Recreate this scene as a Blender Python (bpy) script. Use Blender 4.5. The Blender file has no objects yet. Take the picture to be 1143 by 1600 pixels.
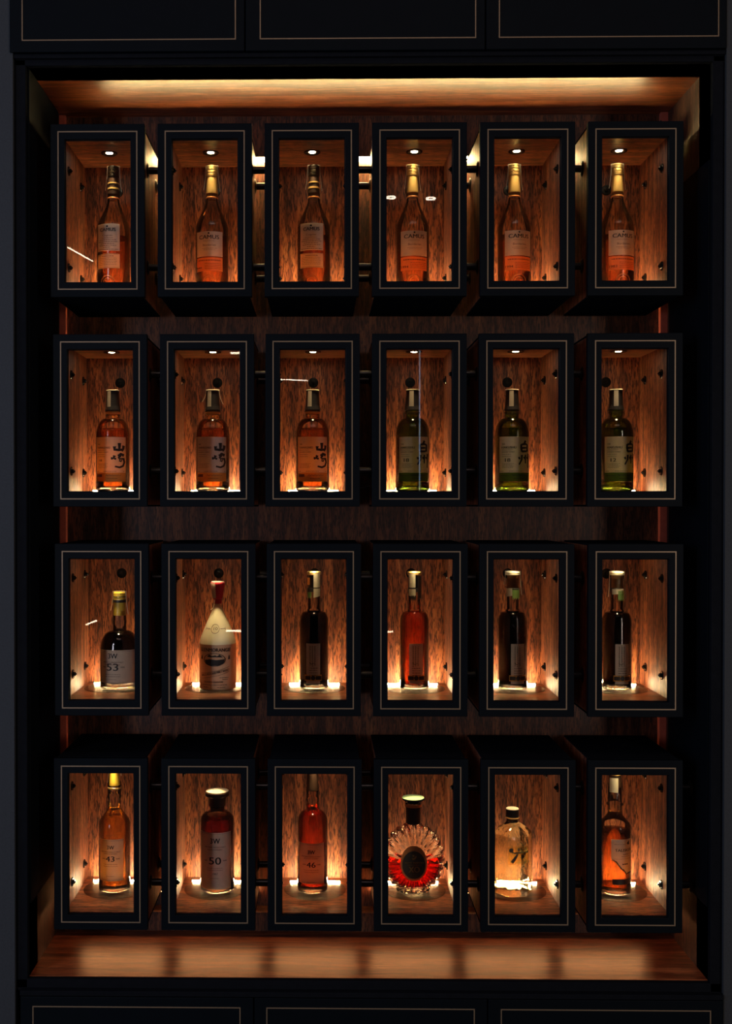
import bpy, bmesh, math, random
from mathutils import Vector, Matrix
PI = math.pi
sc = bpy.context.scene
C = sc.collection

# ------------------------------------------------------------------ camera
cam_d = bpy.data.cameras.new('camera'); cam = bpy.data.objects.new('camera', cam_d); C.objects.link(cam)
cam.location = (0, -2.636, 1.5)
cam.rotation_euler = (math.radians(90 - 0.515), 0, math.radians(0.866))
cam_d.sensor_fit = 'AUTO'; cam_d.sensor_width = 36; cam_d.lens = 36 * 1740 / 1600
cam_d.shift_x = (571.5 - 473.7) / 1600; cam_d.shift_y = (803.7 - 800) / 1600
cam_d.clip_start = .05
sc.camera = cam

# ------------------------------------------------------------------ view, world
sc.view_settings.view_transform = 'Standard'
sc.view_settings.look = 'None'
sc.view_settings.gamma = 1
sc.view_settings.use_curve_mapping = False
sc.view_settings.exposure = 1.65
sc.cycles.transparent_max_bounces = 32
sc.cycles.max_bounces = 14
sc.cycles.sample_clamp_indirect = 4
w = bpy.data.worlds.new('world'); sc.world = w; w.use_nodes = True
w.node_tree.nodes['Background'].inputs[0].default_value = (.5, .6, .9, 1)
w.node_tree.nodes['Background'].inputs[1].default_value = .003

WARM = (1, .70, .34)
SPOT_W = 0.75        # ceiling spot over each bottle
BAR_E = 92.0         # light bar behind each bottle
STRIP_TOP_E = 52.0
STRIP_LOW_E = 10.0

def area(name, loc, rot, size, size_y, power, col):
    d = bpy.data.lights.new(name, 'AREA'); d.shape = 'RECTANGLE'; d.size = size; d.size_y = size_y
    d.energy = power; d.color = col
    o = bpy.data.objects.new(name, d); C.objects.link(o); o.location = loc; o.rotation_euler = rot
    return o
# cool fill light added on the left, weak warm fill added on the right
area('cool_fill', (-3.0, -1.5, 2.1), (math.radians(82), 0, math.radians(-55)), 1.2, 1.8, 6.0, (.22, .52, 1))
area('warm_fill', (4.2, -3.4, 1.6), (math.radians(90), 0, math.radians(55)), 1.0, 1.6, 1.6, (1, .80, .66))

area('overhead_fill', (.1, -2.3, 4.5), (math.radians(40), 0, 0), 2.6, 1.2, 6.0, (1, .70, .62))  # overhead fill added to brighten the bottle labels
area('tall_fill', (-2.15, -2.8, 1.5), (math.radians(90), 0, math.radians(-38)), .4, 2.5, 10.5, (.95, .88, 1))  # tall fill lights added at both sides, also for the labels
area('tall_fill', (2.30, -2.8, 1.5), (math.radians(90), 0, math.radians(38)), .4, 2.5, 9.0, (1, .80, .68))

# ------------------------------------------------------------------ materials
def new_mat(name):
    m = bpy.data.materials.new(name); m.use_nodes = True
    nt = m.node_tree; nt.nodes.clear()
    out = nt.nodes.new('ShaderNodeOutputMaterial')
    return m, nt, out
def P(name, col, rough=.5, metal=0, spec=.5, noise=0, scale=60, bump=0, coat=0):
    m, nt, out = new_mat(name)
    b = nt.nodes.new('ShaderNodeBsdfPrincipled')
    b.inputs['Base Color'].default_value = (*col, 1); b.inputs['Roughness'].default_value = rough
    b.inputs['Metallic'].default_value = metal; b.inputs['Specular IOR Level'].default_value = spec
    b.inputs['Coat Weight'].default_value = coat
    tc = nt.nodes.new('ShaderNodeTexCoord'); n = nt.nodes.new('ShaderNodeTexNoise')
    n.inputs['Scale'].default_value = scale; n.inputs['Detail'].default_value = 4
    nt.links.new(tc.outputs['Object'], n.inputs['Vector'])
    mx = nt.nodes.new('ShaderNodeMix'); mx.data_type = 'RGBA'
    mx.inputs['A'].default_value = (*[c * (1 - noise) for c in col], 1)
    mx.inputs['B'].default_value = (*[min(1, c * (1 + noise)) for c in col], 1)
    nt.links.new(n.outputs['Fac'], mx.inputs['Factor']); nt.links.new(mx.outputs['Result'], b.inputs['Base Color'])
    if bump:
        bp = nt.nodes.new('ShaderNodeBump'); bp.inputs['Strength'].default_value = bump; bp.inputs['Distance'].default_value = .002
        nt.links.new(n.outputs['Fac'], bp.inputs['Height']); nt.links.new(bp.outputs['Normal'], b.inputs['Normal'])
    nt.links.new(b.outputs[0], out.inputs[0])
    return m
def wood(name, axis, rough=.42, tone=1.0, fine=1.0, red=1.0, fleck=.95):
    """figured red-brown veneer, grain running along the given axis"""
    m, nt, out = new_mat(name)
    N = nt.nodes.new; L = nt.links.new
    tc = N('ShaderNodeTexCoord'); oi = N('ShaderNodeObjectInfo')
    mp = N('ShaderNodeMapping')
    s = [44 * fine] * 3; s[axis] = 4.2 * fine
    mp.inputs['Scale'].default_value = s
    ad = N('ShaderNodeVectorMath'); ad.operation = 'ADD'
    sm = N('ShaderNodeVectorMath'); sm.operation = 'SCALE'; sm.inputs['Scale'].default_value = 37.0
    cb = N('ShaderNodeCombineXYZ')
    for i in range(3): L(oi.outputs['Random'], cb.inputs[i])
    L(cb.outputs[0], sm.inputs[0]); L(tc.outputs['Object'], mp.inputs['Vector'])
    L(mp.outputs[0], ad.inputs[0]); L(sm.outputs[0], ad.inputs[1])
    n1 = N('ShaderNodeTexNoise'); n1.inputs['Scale'].default_value = 1.3; n1.inputs['Detail'].default_value = 6
    n1.inputs['Roughness'].default_value = .62; n1.inputs['Distortion'].default_value = .7
    L(ad.outputs[0], n1.inputs['Vector'])
    r1 = N('ShaderNodeValToRGB'); e = r1.color_ramp.elements
    def c(r, g, b): return (min(1, r * tone * red), g * tone, b * tone, 1)
    e[0].position = .28; e[0].color = c(.095, .026, .011)
    e[1].position = .74; e[1].color = c(.60, .225, .080)
    x = e.new(.45); x.color = c(.19, .050, .020)
    x = e.new(.54); x.color = c(.36, .105, .036)
    L(n1.outputs['Fac'], r1.inputs['Fac'])
    # short dark flecks
    mp2 = N('ShaderNodeMapping'); s2 = [340 * fine] * 3; s2[axis] = 52 * fine; mp2.inputs['Scale'].default_value = s2
    L(tc.outputs['Object'], mp2.inputs['Vector'])
    n2 = N('ShaderNodeTexNoise'); n2.inputs['Scale'].default_value = 1.0; n2.inputs['Detail'].default_value = 3
    n2.inputs['Distortion'].default_value = .5
    L(mp2.outputs[0], n2.inputs['Vector'])
    r2 = N('ShaderNodeValToRGB'); r2.color_ramp.elements[0].position = .40; r2.color_ramp.elements[0].color = (.16, .11, .1, 1)
    r2.color_ramp.elements[1].position = .53; r2.color_ramp.elements[1].color = (1, 1, 1, 1)
    L(n2.outputs['Fac'], r2.inputs['Fac'])
    mu = N('ShaderNodeMix'); mu.data_type = 'RGBA'; mu.blend_type = 'MULTIPLY'; mu.inputs['Factor'].default_value = fleck
    L(r1.outputs[0], mu.inputs['A']); L(r2.outputs[0], mu.inputs['B'])
    b = N('ShaderNodeBsdfPrincipled'); b.inputs['Roughness'].default_value = rough
    L(mu.outputs['Result'], b.inputs['Base Color'])
    bp = N('ShaderNodeBump'); bp.inputs['Strength'].default_value = .15; bp.inputs['Distance'].default_value = .001
    L(n2.outputs['Fac'], bp.inputs['Height']); L(bp.outputs['Normal'], b.inputs['Normal'])
    L(b.outputs[0], out.inputs[0])
    return m
def emis(name, col, s):
    m, nt, out = new_mat(name); e = nt.nodes.new('ShaderNodeEmission')
    e.inputs[0].default_value = (*col, 1); e.inputs[1].default_value = s; nt.links.new(e.outputs[0], out.inputs[0])
    return m
def thin_glass(name, tint=(1, 1, 1), gain=1.0, rough=.0, base=0.0):
    m, nt, out = new_mat(name); N = nt.nodes.new; L = nt.links.new
    t = N('ShaderNodeBsdfTransparent'); t.inputs[0].default_value = (*tint, 1)
    g = N('ShaderNodeBsdfGlossy'); g.inputs['Roughness'].default_value = rough
    f = N('ShaderNodeFresnel'); f.inputs[0].default_value = 1.45
    mm = N('ShaderNodeMath'); mm.operation = 'MULTIPLY_ADD'; mm.inputs[1].default_value = gain; mm.inputs[2].default_value = base; mm.use_clamp = True
    L(f.outputs[0], mm.inputs[0])
    mx = N('ShaderNodeMixShader'); L(mm.outputs[0], mx.inputs[0]); L(t.outputs[0], mx.inputs[1]); L(g.outputs[0], mx.inputs[2])
    L(mx.outputs[0], out.inputs[0])
    return m
def liquid(name, col, clear=.4, tcol=None, ior=1.33, bump=0):
    """a filled volume: refracts what lies behind it and lets tinted light through"""
    m, nt, out = new_mat(name); N = nt.nodes.new; L = nt.links.new
    r = N('ShaderNodeBsdfRefraction'); r.inputs[0].default_value = (*col, 1); r.inputs['IOR'].default_value = ior; r.inputs['Roughness'].default_value = .03
    t = N('ShaderNodeBsdfTransparent'); t.inputs[0].default_value = (*(tcol or col), 1)
    mx = N('ShaderNodeMixShader'); mx.inputs[0].default_value = clear
    L(r.outputs[0], mx.inputs[1]); L(t.outputs[0], mx.inputs[2])
    g = N('ShaderNodeBsdfGlossy'); g.inputs['Roughness'].default_value = .04
    f = N('ShaderNodeFresnel'); f.inputs[0].default_value = 1.4
    m2 = N('ShaderNodeMixShader'); L(f.outputs[0], m2.inputs[0]); L(mx.outputs[0], m2.inputs[1]); L(g.outputs[0], m2.inputs[2])
    if bump:
        tc = N('ShaderNodeTexCoord'); n = N('ShaderNodeTexVoronoi'); n.inputs['Scale'].default_value = 90
        L(tc.outputs['Object'], n.inputs['Vector'])
        bp = N('ShaderNodeBump'); bp.inputs['Strength'].default_value = bump; bp.inputs['Distance'].default_value = .003
        L(n.outputs['Distance'], bp.inputs['Height'])
        for q in (r, g): L(bp.outputs['Normal'], q.inputs['Normal'])
    L(m2.outputs[0], out.inputs[0])
    return m
def paper(name, col, trans=.5, rough=.6):
    m, nt, out = new_mat(name); N = nt.nodes.new; L = nt.links.new
    tc = N('ShaderNodeTexCoord'); n = N('ShaderNodeTexNoise'); n.inputs['Scale'].default_value = 120
    L(tc.outputs['Object'], n.inputs['Vector'])
    mx = N('ShaderNodeMix'); mx.data_type = 'RGBA'; mx.inputs['A'].default_value = (*[c * .9 for c in col], 1)
    mx.inputs['B'].default_value = (*[min(1, c * 1.07) for c in col], 1); L(n.outputs['Fac'], mx.inputs['Factor'])
    d = N('ShaderNodeBsdfDiffuse'); t = N('ShaderNodeBsdfTranslucent')
    L(mx.outputs['Result'], d.inputs[0]); L(mx.outputs['Result'], t.inputs[0])
    s = N('ShaderNodeMixShader'); s.inputs[0].default_value = trans
    L(d.outputs[0], s.inputs[1]); L(t.outputs[0], s.inputs[2]); L(s.outputs[0], out.inputs[0])
    return m

M = dict(
    navy=P('navy_lacquer', (.0017, .0034, .0053), .6, spec=.06, noise=.15, scale=25),
    black=P('black_paint', (.006, .007, .009), .85, noise=.2, spec=0),
    wallcloth=P('wall_covering', (.016, .021, .026), .85, noise=.35, scale=220, bump=.3),
    brass=P('brass_inlay', (.20, .145, .09), .42, metal=.35, noise=.1),
    steel=P('black_steel', (.035, .035, .038), .3, metal=.8, noise=.2),
    bolt=P('blackened_bolt', (.05, .048, .045), .22, metal=.9, noise=.2),
    chrome=P('chrome', (.75, .72, .68), .15, metal=1),
    ring=P('bronze_ring', (.10, .075, .05), .25, metal=.9),
    wood_v=wood('wood_veneer_upright', 2, .58), wood_h=wood('wood_veneer_level', 0, .36),
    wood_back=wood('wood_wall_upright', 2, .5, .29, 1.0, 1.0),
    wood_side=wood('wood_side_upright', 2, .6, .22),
    wood_gloss=wood('polished_wood_level', 0, .31, .66, .8, 1.1, .45),
    wood_lit_edge=P('lit_edge_wood', (.42, .085, .05), .4, noise=.25, scale=80),  # brighter red stands in for light on the back wall's edges
    bar=emis('led_bar_glow', (1, .72, .36), BAR_E), lens=emis('lamp_lens_glow', (1, .86, .6), 22),
    strip_t=emis('led_strip_glow_top', (1, .71, .29), STRIP_TOP_E), strip_b=emis('led_strip_glow_low', (1, .42, .15), STRIP_LOW_E),
    pane=thin_glass('window_glass', (.97, .98, .98), .8),
    plate=thin_glass('smoked_glass_plate', (.55, .5, .45), .5, .16, .0),
    clear=thin_glass('clear_bottle_glass', (.93, .92, .90), 1.5, .07, .015),
    green_glass=thin_glass('green_bottle_glass', (.42, .55, .25), 1.4, .07, .015),
    base_glass=liquid('thick_base_glass', (.97, .96, .9), .15, ior=1.5),
    amber=liquid('amber_spirit', (.98, .42, .07), .7, (.97, .62, .28)),
    orange=liquid('orange_cognac', (.98, .36, .10), .82, (.99, .68, .42)),
    red_amber=liquid('red_amber_spirit', (.93, .22, .06), .65, (.92, .45, .25)),
    gold=liquid('golden_spirit', (.98, .62, .14), .7, (.97, .75, .38)),
    dark=liquid('near_black_spirit', (.05, .010, .005), .5, (.012, .004, .002)),
    mahogany=liquid('mahogany_spirit', (.62, .12, .05), .35, (.45, .10, .05)),
    green=liquid('green_tinted_spirit', (.45, .55, .05), .7, (.60, .72, .18)),
    crystal=liquid('cut_crystal', (.99, .97, .92), .1, ior=1.5),
    xo=liquid('ruby_cognac', (.80, .06, .025), .25, (.8, .14, .06)),
    gin=liquid('clear_gin', (.96, .95, .72), .25, (.95, .93, .66), 1.42, bump=.25),
    cream=paper('cream_label', (.86, .74, .58)), cream_t=paper('thin_cream_label', (.90, .74, .52), .6),
    orange_l=paper('orange_label', (.95, .50, .20), .6), tan=P('tan_stoneware', (.85, .52, .28), .45, noise=.12),
    glaze=P('cream_glaze', (.90, .84, .56), .3, noise=.05), grey_l=paper('grey_label', (.66, .58, .48), .35),
    gold_l=paper('gold_band', (.80, .48, .12), .5), green_l=paper('green_band', (.16, .26, .03), .5),
    yellow=P('yellow_capsule', (.72, .50, .06), .35), goldcap=P('gold_capsule', (.68, .46, .16), .3, metal=.35),
    brown=P('brown_capsule', (.045, .024, .015), .35), blackcap=P('black_capsule', (.018, .016, .018), .35),
    redwax=P('red_capsule', (.62, .03, .05), .35), cork=P('cork', (.60, .38, .15), .7, noise=.3, scale=200),
    seal=paper('paper_seal', (.82, .78, .62), .4), leaf=P('green_ribbon', (.20, .38, .10), .5),
    ink=P('dark_ink', (.02, .017, .015), .6), brown_ink=P('brown_ink', (.16, .07, .04), .6), gold_ink=P('gold_ink', (.55, .36, .12), .4, metal=.4),
    soft_film=thin_glass('yellow_film', (.93, .88, .58), .3, .2),
    plastic=thin_glass('clear_shrink_wrap', (.8, .78, .75), 2.2, .12, .05),
    jade=P('green_stopper_top', (.42, .62, .34), .25, coat=.3), black_label=P('black_label', (.05, .045, .035), .4),
    copper=P('copper_ring', (.72, .30, .10), .35, metal=.3),
)

# ------------------------------------------------------------------ mesh helpers
def link(name, bm, mat, parent=None, smooth=False, bevel=0):
    me = bpy.data.meshes.new(name)
    bmesh.ops.recalc_face_normals(bm, faces=bm.faces[:])
    bm.to_mesh(me); bm.free()
    if smooth:
        for p in me.polygons: p.use_smooth = True
    me.materials.append(mat)
    o = bpy.data.objects.new(name, me); C.objects.link(o)
    if parent: o.parent = parent
    if bevel:
        md = o.modifiers.new('bevel', 'BEVEL'); md.width = bevel; md.segments = 2; md.limit_method = 'ANGLE'
    return o
def bx(bm, x0, x1, y0, y1, z0, z1):
    vs = [bm.verts.new((x, y, z)) for x in (x0, x1) for y in (y0, y1) for z in (z0, z1)]
    for f in ((0, 1, 3, 2), (4, 6, 7, 5), (0, 4, 5, 1), (2, 3, 7, 6), (0, 2, 6, 4), (1, 5, 7, 3)):
        bm.faces.new([vs[i] for i in f])
def box(name, x0, x1, y0, y1, z0, z1, mat, parent=None, bevel=0):
    bm = bmesh.new(); bx(bm, x0, x1, y0, y1, z0, z1); return link(name, bm, mat, parent, bevel=bevel)
def frame_bm(bm, ow, oh, iw, ih, y0, y1, cx=0, cz=0):
    """rectangular ring as one solid, around (cx, cz), depth y0..y1"""
    def ring(w_, h_, y): return [bm.verts.new((cx + sx * w_, y, cz + sz * h_)) for sx, sz in ((-1, -1), (1, -1), (1, 1), (-1, 1))]
    a, b, c, d = ring(ow, oh, y0), ring(iw, ih, y0), ring(iw, ih, y1), ring(ow, oh, y1)
    for p, q in ((a, b), (b, c), (c, d), (d, a)):
        for i in range(4):
            j = (i + 1) % 4; bm.faces.new((p[i], p[j], q[j], q[i]))
def cyl(bm, p0, p1, r0, r1=None, n=20, cap=True):
    r1 = r0 if r1 is None else r1
    p0 = Vector(p0); p1 = Vector(p1); d = (p1 - p0).normalized()
    a = Vector((0, 0, 1)) if abs(d.z) < .9 else Vector((1, 0, 0)); u = d.cross(a).normalized(); v = d.cross(u)
    A = [bm.verts.new(p0 + r0 * (math.cos(2 * PI * i / n) * u + math.sin(2 * PI * i / n) * v)) for i in range(n)]
    B = [bm.verts.new(p1 + r1 * (math.cos(2 * PI * i / n) * u + math.sin(2 * PI * i / n) * v)) for i in range(n)]
    for i in range(n):
        j = (i + 1) % n; bm.faces.new((A[i], A[j], B[j], B[i]))
    if cap: bm.faces.new(A[::-1]); bm.faces.new(B)
def lathe(bm, prof, n=48, cx=0, cy=0, rot=0, sy=1.0):
    """prof: list of (z, r); r = 0 closes the end"""
    prev = None
    for z, r in prof:
        if r <= 1e-6: cur = [bm.verts.new((cx, cy, z))]
        else: cur = [bm.verts.new((cx + r * math.cos(rot + 2 * PI * i / n), cy + sy * r * math.sin(rot + 2 * PI * i / n), z)) for i in range(n)]
        if prev:
            if len(prev) == 1 and len(cur) > 1:
                for i in range(n): bm.faces.new((prev[0], cur[i], cur[(i + 1) % n]))
            elif len(cur) == 1 and len(prev) > 1:
                for i in range(n): bm.faces.new((prev[i], cur[0], prev[(i + 1) % n]))
            elif len(cur) > 1:
                for i in range(n):
                    j = (i + 1) % n; bm.faces.new((prev[i], cur[i], cur[j], prev[j]))
        prev = cur
def ease(z0, r0, z1, r1, kind='s', n=12):
    """profile points from (z0, r0) to (z1, r1); s = S-curve, q = round shoulder, c = slightly hollow cone"""
    out = []
    for i in range(n + 1):
        t = i / n
        if kind == 's': out.append((z0 + (z1 - z0) * t, r1 + (r0 - r1) * (.5 + .5 * math.cos(PI * t))))
        elif kind == 'q': out.append((z0 + (z1 - z0) * math.sin(t * PI / 2), r1 + (r0 - r1) * math.cos(t * PI / 2) ** 1.0))
        elif kind == 'c':
            k = t ** .85; out.append((z0 + (z1 - z0) * t, r0 + (r1 - r0) * (.55 * (.5 - .5 * math.cos(PI * t)) + .45 * k)))
        else: out.append((z0 + (z1 - z0) * t, r0 + (r1 - r0) * t))
    return out
def thing(name, label, cat, loc, group=None):
    o = bpy.data.objects.new(name, None); C.objects.link(o); o.empty_display_size = .03
    o.location = loc; o['label'] = label; o['category'] = cat
    if group: o['group'] = group
    return o
def tag(o, label, cat, group=None):
    o['label'] = label; o['category'] = cat
    if group: o['group'] = group
    return o
def struct(o): o['kind'] = 'structure'; return o

# text as flat verts / faces
_cache = {}
def text_geo(s, size, bold=0.0):
    k = (s, bold)
    if k not in _cache:
        cu = bpy.data.curves.new('t', 'FONT'); cu.body = s; cu.size = 1; cu.align_x = 'CENTER'; cu.align_y = 'CENTER'
        cu.offset = 0; cu.resolution_u = 3
        ob = bpy.data.objects.new('t', cu); C.objects.link(ob)
        dg = bpy.context.evaluated_depsgraph_get(); me = ob.evaluated_get(dg).to_mesh()
        vs = [(v.co.x, v.co.y) for v in me.vertices]; fs = [tuple(p.vertices) for p in me.polygons]
        ob.evaluated_get(dg).to_mesh_clear(); bpy.data.objects.remove(ob); bpy.data.curves.remove(cu)
        _cache[k] = (vs, fs)
    vs, fs = _cache[k]
    return [(x * size, y * size) for x, y in vs], fs
class Flat:
    """collects flat artwork in (u, z), later wrapped on a cylinder or laid on a plane"""
    def __init__(s): s.v = []; s.f = []; s.fat = 1.0
    def add(s, vs, fs):
        o = len(s.v); s.v += vs; s.f += [tuple(i + o for i in f) for f in fs]
    def text(s, t, u, z, size, width=None, bold=0.0, tilt=0, sx=1.0):
        vs, fs = text_geo(t, size, bold)
        if not vs: return
        if width:
            xs = [a for a, b in vs]; k = width / max(1e-6, max(xs) - min(xs)); vs = [(a * k, b) for a, b in vs]
        ct, st = math.cos(tilt), math.sin(tilt)
        for k in ((-1, 1) if bold else (0,)):      # two slightly shifted copies make the heavier letters
            s.add([(u + sx * (a * ct - b * st) + k * size * .022, z + a * st + b * ct) for a, b in vs], fs)
    def rect(s, u0, u1, z0, z1, n=None):
        n = n or max(1, int(abs(u1 - u0) / .003)); vs = []; fs = []
        for i in range(n + 1):
            u = u0 + (u1 - u0) * i / n; vs += [(u, z0), (u, z1)]
        for i in range(n): fs.append((2 * i, 2 * i + 2, 2 * i + 3, 2 * i + 1))
        s.add(vs, fs)
    def dashes(s, u0, u1, z, h=.0009, seed=1):
        r = random.Random(seed); u = u0
        while u < u1:
            l = r.uniform(.002, .006); s.rect(u, min(u + l, u1), z - h / 2, z + h / 2, 1); u += l + .0012
    def poly(s, pts, closed=True): s.add(pts, [tuple(range(len(pts)))])
    def stroke(s, pts, w0, w1):
        n = len(pts); vs = []; fs = []
        for i, (x, y) in enumerate(pts):
            a = pts[max(0, i - 1)]; b = pts[min(n - 1, i + 1)]; dx, dy = b[0] - a[0], b[1] - a[1]; l = math.hypot(dx, dy) or 1
            ww = (w0 + (w1 - w0) * i / (n - 1)) / 2 * s.fat; nx, ny = -dy / l * ww, dx / l * ww
            vs += [(x + nx, y + ny), (x - nx, y - ny)]
        for i in range(n - 1): fs.append((2 * i, 2 * i + 1, 2 * i + 3, 2 * i + 2))
        s.add(vs, fs)
    def ellipse(s, u, z, a, b, n=28, inner=None):
        if inner:
            vs = []; fs = []
            for i in range(n):
                t = 2 * PI * i / n; vs += [(u + a * math.cos(t), z + b * math.sin(t)), (u + a * inner * math.cos(t), z + b * inner * math.sin(t))]
            for i in range(n):
                j = (i + 1) % n; fs.append((2 * i, 2 * j, 2 * j + 1, 2 * i + 1))
            s.add(vs, fs)
        else: s.add([(u + a * math.cos(2 * PI * i / n), z + b * math.sin(2 * PI * i / n)) for i in range(n)], [tuple(range(n))])
    def build(s, name, mat, parent, R=None, lift=0, a0=0, y=None, rfun=None, rot=0, thick=0):
        bm = bmesh.new(); vv = [bm.verts.new((u, 0, z)) for u, z in s.v]
        for f in s.f:
            try: bm.faces.new([vv[i] for i in f])
            except ValueError: pass
        if R or rfun:      # slice wide faces so that they follow the curve
            us = [u for u, z in s.v]; u = min(us) + .0031
            while u < max(us):
                bmesh.ops.bisect_plane(bm, geom=bm.verts[:] + bm.edges[:] + bm.faces[:], plane_co=(u, 0, 0), plane_no=(1, 0, 0), dist=1e-6); u += .004
        for v in bm.verts:
            u, z = v.co.x, v.co.z
            if R or rfun:
                r = (rfun(z) if rfun else R) + lift; a = a0 + u / (R or .04); v.co = (r * math.sin(a), -r * math.cos(a), z)
            else:
                c_, s_ = math.cos(rot), math.sin(rot); v.co = (u * c_ - y * s_, u * s_ + y * c_, z)
        o = link(name, bm, mat, parent)
        if thick:
            md = o.modifiers.new('solid', 'SOLIDIFY'); md.thickness = thick; md.offset = 0
        return o

# ------------------------------------------------------------------ the place
XL, XR = -.685, .905            # alcove sides
ZF, ZC = .388, 2.521            # alcove floor and ceiling
YB = .302                       # alcove back
YF = -.03                       # alcove front
struct(box('wall_back', XL - .1, XR + .1, YB, YB + .05, ZF - .05, ZC + .05, M['wood_back']))
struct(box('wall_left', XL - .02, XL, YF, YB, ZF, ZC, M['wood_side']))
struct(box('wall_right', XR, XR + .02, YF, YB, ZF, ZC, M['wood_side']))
struct(box('ceiling', XL, XR, YF, YB, ZC, ZC + .03, M['wood_gloss']))
struct(box('floor', XL, XR, YF, YB, ZF - .03, ZF, M['wood_gloss']))
struct(box('trim_1', XL, XR, .252, YB, ZF, .4375, M['wood_back'], bevel=.001))      # low ledge along the back
struct(box('trim_lit_left', XL, XL + .017, .285, YB, ZF + .05, ZC, M['wood_lit_edge'], bevel=.001))  # lit edges of the back wall, put in as bright red strips
struct(box('trim_lit_right', XR - .019, XR, .285, YB, ZF + .05, ZC, M['wood_lit_edge'], bevel=.001))
# navy sheets added over the wood sides where they lie in shade
struct(box('trim_shade_left', XL, XL + .004, YF, .262, .56, ZC - .0005, M['navy'], bevel=.001))
struct(box('trim_shade_right', XR - .004, XR, YF, .262, .56, 2.30, M['navy'], bevel=.001))
# front surround of the alcove: jambs, header and sill mouldings
bm = bmesh.new(); bx(bm, -.712, XL, -.045, .05, .36, 2.54); struct(link('trim_6', bm, M['black'], bevel=.002))
bm = bmesh.new(); bx(bm, XR, .932, -.045, .05, .36, 2.54); struct(link('trim_7', bm, M['black'], bevel=.002))
bm = bmesh.new(); bx(bm, -.712, .932, -.045, .05, ZC, ZC + .014); bx(bm, -.712, .932, -.053, .05, ZC + .014, ZC + .024)
struct(link('trim_8', bm, M['black'], bevel=.0015))
bm = bmesh.new(); bx(bm, -.712, .932, -.045, .05, ZF - .022, ZF - .0005); bx(bm, -.70, .932, -.060, .05, ZF - .034, ZF - .022)
struct(link('trim_9', bm, M['black'], bevel=.0015))
struct(box('wall_front_left', -3.7, -.7125, -.055, .1, -.02, 4.9, M['wallcloth']))
struct(box('wall_front_right', .9325, 4.8, -.055, .1, -.02, 4.9, M['wallcloth']))

# the rest of the room, behind the viewer
room_m = P('dark_room_paint', (.012, .012, .014), .8, noise=.2, scale=8)
struct(box('wall_rear', -3.7, 4.8, -4.75, -4.6, -.02, 4.9, room_m))
struct(box('wall_room_left', -3.8, -3.7, -4.75, .1, -.02, 4.9, room_m))
struct(box('wall_room_right', 4.8, 4.9, -4.75, .1, -.02, 4.9, room_m))
struct(box('floor_room', -3.8, 4.9, -4.75, .1, -.12, -.02, room_m))
struct(box('ceiling_room', -3.8, 4.9, -4.75, .1, 4.9, 5.0, room_m))

# cupboards above and below
def cupboard(label, x0, x1, z0, z1, tz0, tz1, tx0, tx1, group, low):
    t = thing('cupboard', label, 'cupboard', ((x0 + x1) / 2, -.06, z0), group)
    cx = (x0 + x1) / 2; h = z1 - z0
    box('cabinet_body', x0 - cx + .0005, x1 - cx - .0005, .02, .30, 0, h, M['navy'], t)
    d = box('door', x0 - cx + .0015, x1 - cx - .0015, 0, .0195, .001, h - .001, M['navy'], t, bevel=.0015)
    bm = bmesh.new(); frame_bm(bm, (tx1 - tx0) / 2, (tz1 - tz0) / 2, (tx1 - tx0) / 2 - .0024, (tz1 - tz0) / 2 - .0024, -.0012, .001, (tx0 + tx1) / 2 - cx, (tz0 + tz1) / 2 - z0)
    link('brass_inlay', bm, M['brass'], d)
zt = ZC + .0245
for i, (a, b, t0, t1) in enumerate(((-.720, -.1735, -.6900, -.1945), (-.1735, .3800, -.1395, .3580), (.3800, .9320, .4100, .9130))):
    cupboard(('left', 'middle', 'right')[i] + ' navy cupboard door with thin brass outline above the lit alcove', a, b, zt, 3.2, 2.572, 3.17, t0, t1, 'cupboards above the alcove', 0)
for i, (a, b, t0, t1) in enumerate(((-.700, -.154, -.670, -.185), (-.154, .388, -.125, .358), (.388, .9320, .418, .902))):
    cupboard(('left', 'middle', 'right')[i] + ' navy cupboard door with thin brass outline below the lit alcove', a, b, -.02, ZF - .0345, .02, .331, t0, t1, 'cupboards below the alcove', 1)

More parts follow.
